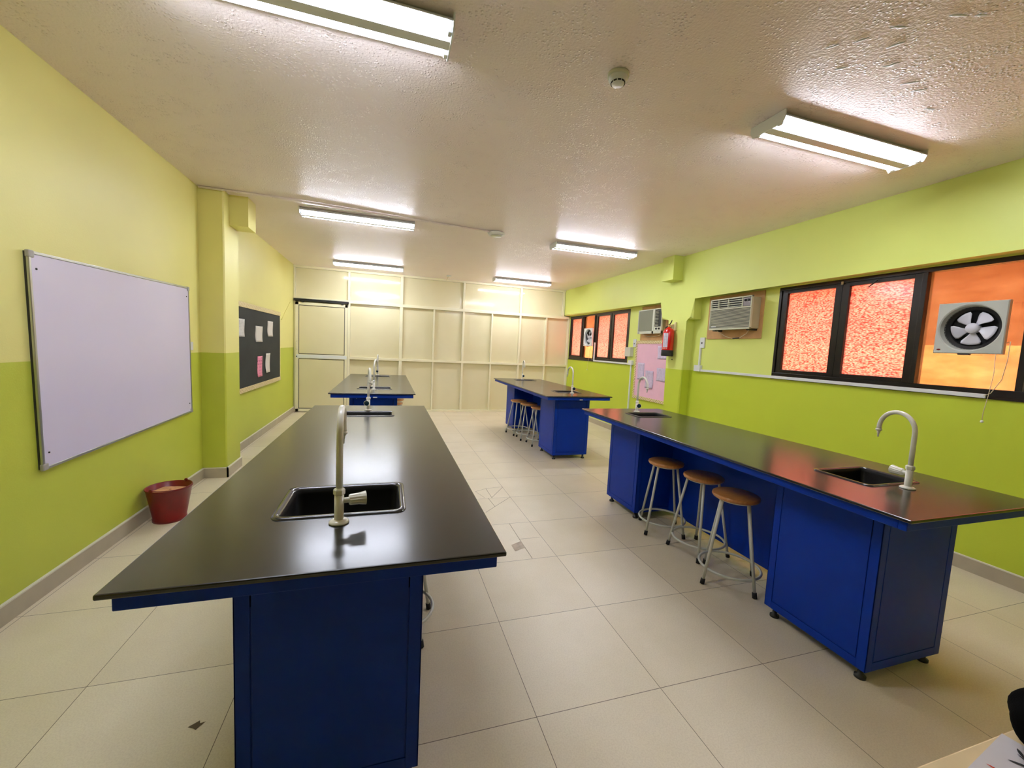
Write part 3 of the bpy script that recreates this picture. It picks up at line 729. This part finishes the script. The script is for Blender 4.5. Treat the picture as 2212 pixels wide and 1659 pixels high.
b = B(); box(b, 0, .03, -y_, y_, h_-.015, h_); box(b, 0, .03, -y_, y_, 0, .042); box(b, 0, .03, y_-.014, y_, 0, h_); box(b, 0, .03, -y_, -y_+.014, 0, h_); box(b, 0, .03, -y_+.19, -y_+.235, 0, h_)
obj('front_frame', b, M['offwhite'], t, .003)
bx('intake_grille', .006, .03, -y_+.235, y_-.014, .042, h_-.015, M['perf'], t)
bx('vent_recess', .022, .03, -y_+.014, -y_+.19, .04, h_-.015, M['dark_grey'], t)
for k in range(11):
    z = .125+k*.023; b = B(); box(b, .002, .02, -y_+.10, -y_+.188, z-.003, z+.003); obj('vent_louvre', b, M['grille'], t)
bx('control_panel', .008, .022, -y_+.014, -y_+.188, .045, .108, M['offwhite'], t)
for yy in (-y_+.06, -y_+.13):
    b = B(); lathe(b, [(0, 0), (.017, 0), (.014, .014), (0, .014)], (.008, yy, .076), 20, (-1, 0, 0)); obj('control_knob', b, M['dark_grey'], t)
b = B(); tube(b, [(.06, -y_+.06, 0), (.065, -y_+.12, -.03), (.07, -y_+.23, -.044), (.07, -y_+.42, -.04), (.06, -y_+.52, -.015), (.05, -y_+.56, .005)], .0045, 6); obj('power_cable', b, M['cord'], t)
bx('badge', -.001, .003, y_-.06, y_-.03, .012, .022, M['dark_grey'], t)
o = bx('mounting_board', XW-.014, XW-.001, 5.27, 6.13, 1.735, 2.312, M['ply'], None, .002); tag(o, 'tan plywood backing board behind the far air conditioner', 'board')

# ------------------------------------------------------------------ boards on the walls
t = thing('whiteboard', 'large framed whiteboard on the left wall above the red bucket', 'whiteboard', (XL, 3.69, 1.312)); t.rotation_euler = (r_(1.1), 0, 0)
hy, hz = .89, .589
bx('writing_surface', .012, .021, -hy+.01, hy-.01, -hz+.01, hz-.01, M['whiteboard'], t)
b = B(); box(b, .012, .025, -hy, hy, hz-.016, hz); box(b, .012, .025, -hy, hy, -hz, -hz+.016); box(b, .012, .025, -hy, -hy+.016, -hz+.016, hz-.016); box(b, .012, .025, hy-.016, hy, -hz+.016, hz-.016)
obj('frame', b, M['alu'], t, .003)
for sy in (-1, 1):
    for sz in (-1, 1):
        b = B(); ya, yb = sorted((sy*(hy+.003), sy*(hy-.035))); za, zb = sorted((sz*(hz+.003), sz*(hz-.035))); box(b, .009, .028, ya, yb, za, zb); obj('corner_cap', b, simple('grey_corner', srgb(170, 168, 160), .5), t, .005)
        b = B(); lathe(b, [(0, 0), (.006, 0), (.005, .003), (0, .003)], (.021, sy*(hy-.05), sz*(hz-.09)), 12, (1, 0, 0)); obj('screw', b, M['black_plastic'], t)
bx('backing', .0, .0118, -hy+.004, hy-.004, -hz+.004, hz-.004, M['dark_grey'], t)  # coloured dark to paint the shaded gap between board and wall

t = thing('black_noticeboard', 'black noticeboard with cream patterned border on the left wall beyond the pillar', 'noticeboard', (XL, 6.68, 1.335))
hy = 1.24
bx('board', .002, .022, -hy, hy, -.585, .585, M['black_felt'], t)
b = B(); box(b, .002, .03, -hy, hy, .52, .585); obj('top_border', b, M['border'], t, .002, label='cream embossed top border')
b = B(); box(b, .002, .03, -hy, hy, -.585, -.52); obj('bottom_border', b, M['border'], t, .002, label='cream embossed bottom border')
for ya in (hy-.02, -hy): bx('side_frame', .002, .026, ya, ya+.02, -.52, .52, M['yellowed'], t, .002)
def note(name, x, y0, y1, z0, z1, mat, label, curl=.006, tilt=0, grp='notices pinned to the boards', side=1):
    b = B(); n, k = 8, 4; g_ = {}
    for i in range(n+1):
        for j in range(k+1):
            u, v = i/n, j/k; w = -(y1-y0)/2+(y1-y0)*v; z = (z1-z0)*(.5-u)
            off = curl*(abs(u-.5)*2)**2*(.6+.4*math.sin(v*3+u*2))+.0015
            g_[i, j] = b.verts.new((side*off, w+.004*math.sin(u*7)*(y1-y0)/.2, z))
    for i in range(n):
        for j in range(k): f = b.faces.new((g_[i, j], g_[i+1, j], g_[i+1, j+1], g_[i, j+1])); f.smooth = True
    o = obj(name, b, mat); o.location = (x, (y0+y1)/2, (z0+z1)/2); o.rotation_euler = (tilt, 0, 0)
    s = o.modifiers.new('s', 'SOLIDIFY'); s.thickness = .0006
    return tag(o, label, 'notice', grp)
xb = XL+.0225
note('notice', xb, 5.80, 6.092, 1.478, 1.704, M['paper'], 'white printed timetable sheet on the black board, next to the pillar')
note('notice', xb, 6.545, 6.88, 1.41, 1.638, M['paper_faint'], 'plain white sheet in the upper middle of the black board')
note('notice', xb, 7.143, 7.448, 1.498, 1.735, M['paper_faint'], 'white sheet highest on the black board, toward the door')
note('notice', xb, 6.625, 6.862, .903, 1.205, M['paper_pink'], 'pink paper strip with dark writing low on the black board', tilt=.0)
note('notice', xb, 7.02, 7.262, .94, 1.236, M['paper_faint'], 'narrow curled white strip low on the black board, beside the pink strip', curl=.015)

t = thing('pink_noticeboard', 'pink noticeboard with gold patterned border under the far air conditioner', 'noticeboard', (XW, 5.725, 1.232))
bx('board', -.014, -.002, -.50, .50, -.505, .50, M['pink_felt'], t)
b = B(); box(b, -.024, -.002, -.50, .50, .45, .50); box(b, -.024, -.002, -.50, .50, -.505, -.455); box(b, -.024, -.002, .462, .50, -.455, .45); box(b, -.024, -.002, -.50, -.462, -.455, .45); obj('border', b, M['border'], t, .002, label='gold patterned wooden border')
xb = XW-.0145
note('notice', xb, 5.36, 5.61, 1.436, 1.643, M['paper_lav'], 'pale sheet on the pink board beside the extinguisher', side=-1)
note('notice', xb, 5.935, 6.13, 1.061, 1.352, M['paper_lav'], 'pale printed sheet at the left edge of the pink board', side=-1)
note('notice', xb, 5.675, 5.889, .939, 1.231, M['paper_lav'], 'pale sheet hanging lowest on the pink board behind the tap', side=-1, curl=.014)
note('notice', xb, 5.345, 5.597, 1.08, 1.291, M['paper_lav'], 'pale printed sheet at the right side of the pink board', side=-1)

# ------------------------------------------------------------------ sockets, trunking
def plate(name, x, y0, y1, z0, z1, d, mat, label, cat, hole=None, side=-1, parts=True):
    t = thing(name, label, cat, (x, (y0+y1)/2, (z0+z1)/2)); hy, hz = (y1-y0)/2, (z1-z0)/2
    xs = sorted((0, side*d)); b = B(); box(b, xs[0], xs[1], -hy, hy, -hz, hz); obj('plate', b, mat, t, .003)
    if hole:
        xs = sorted((side*d, side*(d+.004))); b = B(); box(b, xs[0], xs[1], -.008, .008, hole-.012, hole+.012); obj('rocker', b, M['black_plastic'], t, .001)
    return t
plate('wall_switch', XW, 4.613, 4.700, 1.627, 1.772, .018, M['white'], 'white fused switch plate below the near air conditioner', 'switch', -.005)
plate('junction_box', XW, 4.632, 4.745, 1.300, 1.385, .045, M['white'], 'white junction box at the end of the near trunking beside the pillar', 'junction box')
o = bx('cable_trunking', XW-.024, XW, 4.668, 4.690, 1.385, 1.628, M['white'], None, .002); tag(o, 'short vertical white trunking between switch plate and junction box', 'trunking')
o = bx('cable_trunking', XW-.028, XW-.013, 1.80, 4.632, 1.300, 1.330, M['white'], None, .002); o.rotation_euler = (0, 0, 0)
tag(o, 'long white cable trunking under the near window', 'trunking')
plate('wall_switch', XW, 6.243, 6.325, 1.622, 1.760, .018, M['white'], 'white switch plate left of the pink noticeboard', 'switch', -.01)
plate('distribution_box', XW, 6.32, 6.50, 1.45, 1.615, .07, M['offwhite'], 'off-white surface box at the corner of the far window', 'electrical box', .0)
plate('junction_box', XW, 6.29, 6.40, 1.300, 1.383, .045, M['white'], 'small white junction box under the electrical box by the far window', 'junction box')
o = bx('cable_trunking', XW-.030, XW-.013, 6.40, 7.74, 1.303, 1.332, M['white'], None, .002); tag(o, 'white trunking under the right half of the far window', 'trunking')
o = bx('cable_trunking', XW-.030, XW-.005, 7.715, 7.74, 1.332, 1.70, M['white'], None, .002); tag(o, 'vertical white trunking rising beside the far exhaust fan', 'trunking')
o = bx('cable_trunking', XW-.022, XW, 6.335, 6.358, .11, 1.300, M['white'], None, .002); tag(o, 'tall vertical white trunking from the floor to the far window box', 'trunking')
plate('wall_switch', XL, 4.585, 4.665, 1.33, 1.41, .012, M['white'], 'small white switch at the right edge of the whiteboard', 'switch', 0.0, side=1)

# ------------------------------------------------------------------ fire extinguisher
t = thing('fire_extinguisher', 'red fire extinguisher with black base hung on the right pillar', 'fire extinguisher', (3.945, 5.09, 1.490))
b = B(); lathe(b, [(.080, .085), (.080, .345), (.074, .375), (.055, .400), (.028, .412), (.022, .425), (0, .425)], (0, 0, 0), 40); obj('cylinder', b, M['red'], t)
b = B(); lathe(b, [(0, 0), (.078, 0), (.083, .006), (.083, .086), (.080, .088)], (0, 0, 0), 40); obj('base_boot', b, M['black_matt'], t)
b = B(); n = 14; R = .0808; vs = []
for k in range(n+1):
    a = r_(188+52*k/n-10); vs.append((b.verts.new((R*math.cos(a), R*math.sin(a), .13)), b.verts.new((R*math.cos(a), R*math.sin(a), .335))))
for p, q in zip(vs, vs[1:]): b.faces.new((p[0], q[0], q[1], p[1]))
obj('label_sticker', b, M['label'], t, label='white and lilac instruction label')
b = B()
for k in range(n+1): pass
vs = []
for k in range(n+1):
    a = r_(178+52*k/n-0); vs.append((b.verts.new(((R+.0003)*math.cos(a), (R+.0003)*math.sin(a), .108)), b.verts.new(((R+.0003)*math.cos(a), (R+.0003)*math.sin(a), .122))))
for p, q in zip(vs[::3], vs[1::3]): b.faces.new((p[0], q[0], q[1], p[1]))
obj('warning_strip', b, M['white'], t)
b = B(); lathe(b, [(.014, .42), (.016, .428), (.016, .452), (.010, .458), (0, .458)], (0, 0, 0), 16); obj('valve', b, M['brass'], t)
b = B(); tube(b, [(.0, .03, .455), (0, -.01, .465), (-.005, -.045, .495), (-.005, -.06, .525)], [.006, .008, .008, .005], 8); obj('squeeze_lever', b, M['black_plastic'], t)
b = B(); tube(b, [(.0, .0, .45), (0, -.04, .448), (0, -.07, .455)], .006, 8); obj('carry_handle', b, M['brass'], t)
b = B(); tube(b, [(0, .015, .44), (-.01, .05, .43), (-.01, .085, .38), (-.005, .093, .28), (-.003, .092, .15)], .0085, 10); obj('hose', b, M['black_plastic'], t)
b = B(); box(b, .03, .089, -.035, .0, .40, .47); box(b, .06, .089, -.06, -.03, .38, .50); obj('wall_bracket', b, M['yellowed'], t, .003)
b = B(); lathe(b, [(0, 0), (.010, 0), (.008, .008), (0, .01)], (XR, 5.078, 1.445), 12, (-1, 0, 0)); tag(obj('wall_plug', b, M['stain']), 'small dark wall plug below the fire extinguisher', 'wall plug')

# ------------------------------------------------------------------ sand bucket
t = thing('sand_bucket', 'dark red metal bucket of sand on the floor below the whiteboard', 'bucket', (-1.652, 3.80, 0))
b = B(); lathe(b, [(0, .012), (.098, .012), (.106, 0), (.110, .0), (.110, .022), (.107, .026), (.146, .258), (.150, .262), (.152, .267), (.148, .270), (.143, .265), (.104, .03), (0, .03)], (0, 0, 0), 56); obj('pail', b, M['bucket'], t)
b = B(); seg = 40; rings = []
for i, r in enumerate((.134, .10, .06, .02)):
    rings.append([b.verts.new((r*math.cos(2*PI*k/seg), r*math.sin(2*PI*k/seg), 222e-3+(0 if i == 0 else .012*math.sin(3*k/seg*2*PI+i)*.5+.012))) for k in range(seg)])
for A, Bq in zip(rings, rings[1:]):
    for k in range(seg): f = b.faces.new((A[k], A[(k+1) % seg], Bq[(k+1) % seg], Bq[k])); f.smooth = True
b.faces.new(rings[-1]); obj('sand', b, M['sand'], t)
for a in (r_(65), r_(245)):
    d = Vector((math.cos(a), math.sin(a), 0)); b = B(); lathe(b, [(0, -.005), (.013, -.005), (.013, .005), (0, .005)], d*.145+Vector((0, 0, .276)), 16, d); obj('handle_lug', b, M['bucket'], t)
b = B(); d = Vector((math.cos(r_(65)), math.sin(r_(65)), 0)); u = Vector((-d.y, d.x, 0))
tube(b, [d*.145*math.cos(q)+u*(-.146)*math.sin(q)+Vector((0, 0, .276-.004*math.sin(q))) for q in [PI*k/20 for k in range(21)]], .0035, 8); obj('wire_handle', b, M['bucket'], t)

# ------------------------------------------------------------------ desk corner with paper and a black bag
t = thing('desk', 'pale wood desk whose corner edge shows at the lower right', 'desk', (1.75, -.02, 0))
bx('desk_top', -1.0, 1.0, -.46, .455, .722, .75, M['desk_wood'], t, .003)
bx('front_panel', -.95, .95, .36, .378, .25, .722, M['desk_wood'], t)
for x in (-.95, .93):
    for y in (-.42, .36): bx('leg', x, x+.04, y, y+.04, 0, .722, M['ac_metal'], t, .002)
b = B(); P_ = [(1.232, .434), (1.045, .39), (1.10, .18), (1.40, .24), (1.33, .425)]
vs = [b.verts.new((x, y, .7512)) for x, y in ((1.232, .434), (.939, .388), (.971, .181), (1.264, .227))]; b.faces.new(vs)
o = obj('printed_sheet', b, simple('white_paper', srgb(226, 222, 226), .6)); s = o.modifiers.new('s', 'SOLIDIFY'); s.thickness = .0008; tag(o, 'white sheet with dark and red brush marks on the pale desk', 'sheet of paper')
b = B()
def leaf(x, y, L, w, a):
    n = 6; L_ = []; R_ = []
    for k in range(n+1):
        u = k/n; ww = w*math.sin(PI*u)**.7+.0003; px, py = x+L*u*math.cos(a), y+L*u*math.sin(a)
        L_.append(b.verts.new((px-math.sin(a)*ww, py+math.cos(a)*ww, .7532))); R_.append(b.verts.new((px+math.sin(a)*ww, py-math.cos(a)*ww, .7532)))
    for k in range(n): b.faces.new((L_[k], L_[k+1], R_[k+1], R_[k]))
for q in ((1.213, .405, .024, .0028, -2.4), (1.196, .398, .022, .0012, -1.9), (1.160, .396, .03, .0024, -.85), (1.175, .378, .03, .0016, -1.2), (1.150, .380, .03, .002, -1.0), (1.205, .375, .03, .002, -2.2)): leaf(*q)
mk = obj('dark_marks', b, M['dark_grey'], o, label='dark grey leaf-like brush marks')
b = B(); leaf(1.106, .402, .03, .0022, -1.3); obj('red_mark', b, M['red'], o)
t = thing('black_bag', 'soft black cloth bag at the right edge of the desk', 'bag', (1.300, .378, .75))
b = B(); bmesh.ops.create_icosphere(b, subdivisions=4, radius=1)
for v in b.verts:
    c = v.co.copy(); z = max(-.86, c.z); k = 1+.04*math.sin(7*c.x+3*c.y)+.025*math.sin(6*c.z)
    v.co = Vector((c.x*.105*k, c.y*.07*k, (z+.86)*.062))
obj('bag_body', b, M['bag'], t, smooth=True)
b = B(); bmesh.ops.create_icosphere(b, subdivisions=3, radius=1)
for v in b.verts: v.co = Vector((v.co.x*.080+.012, v.co.y*.05, v.co.z*.04*(1+.1*math.sin(6*v.co.x))+.14))
obj('bag_flap', b, M['bag'], t, smooth=True)
bx('zip_pull', -.112, -.098, -.035, -.032, .06, .075, M['alu'], t)
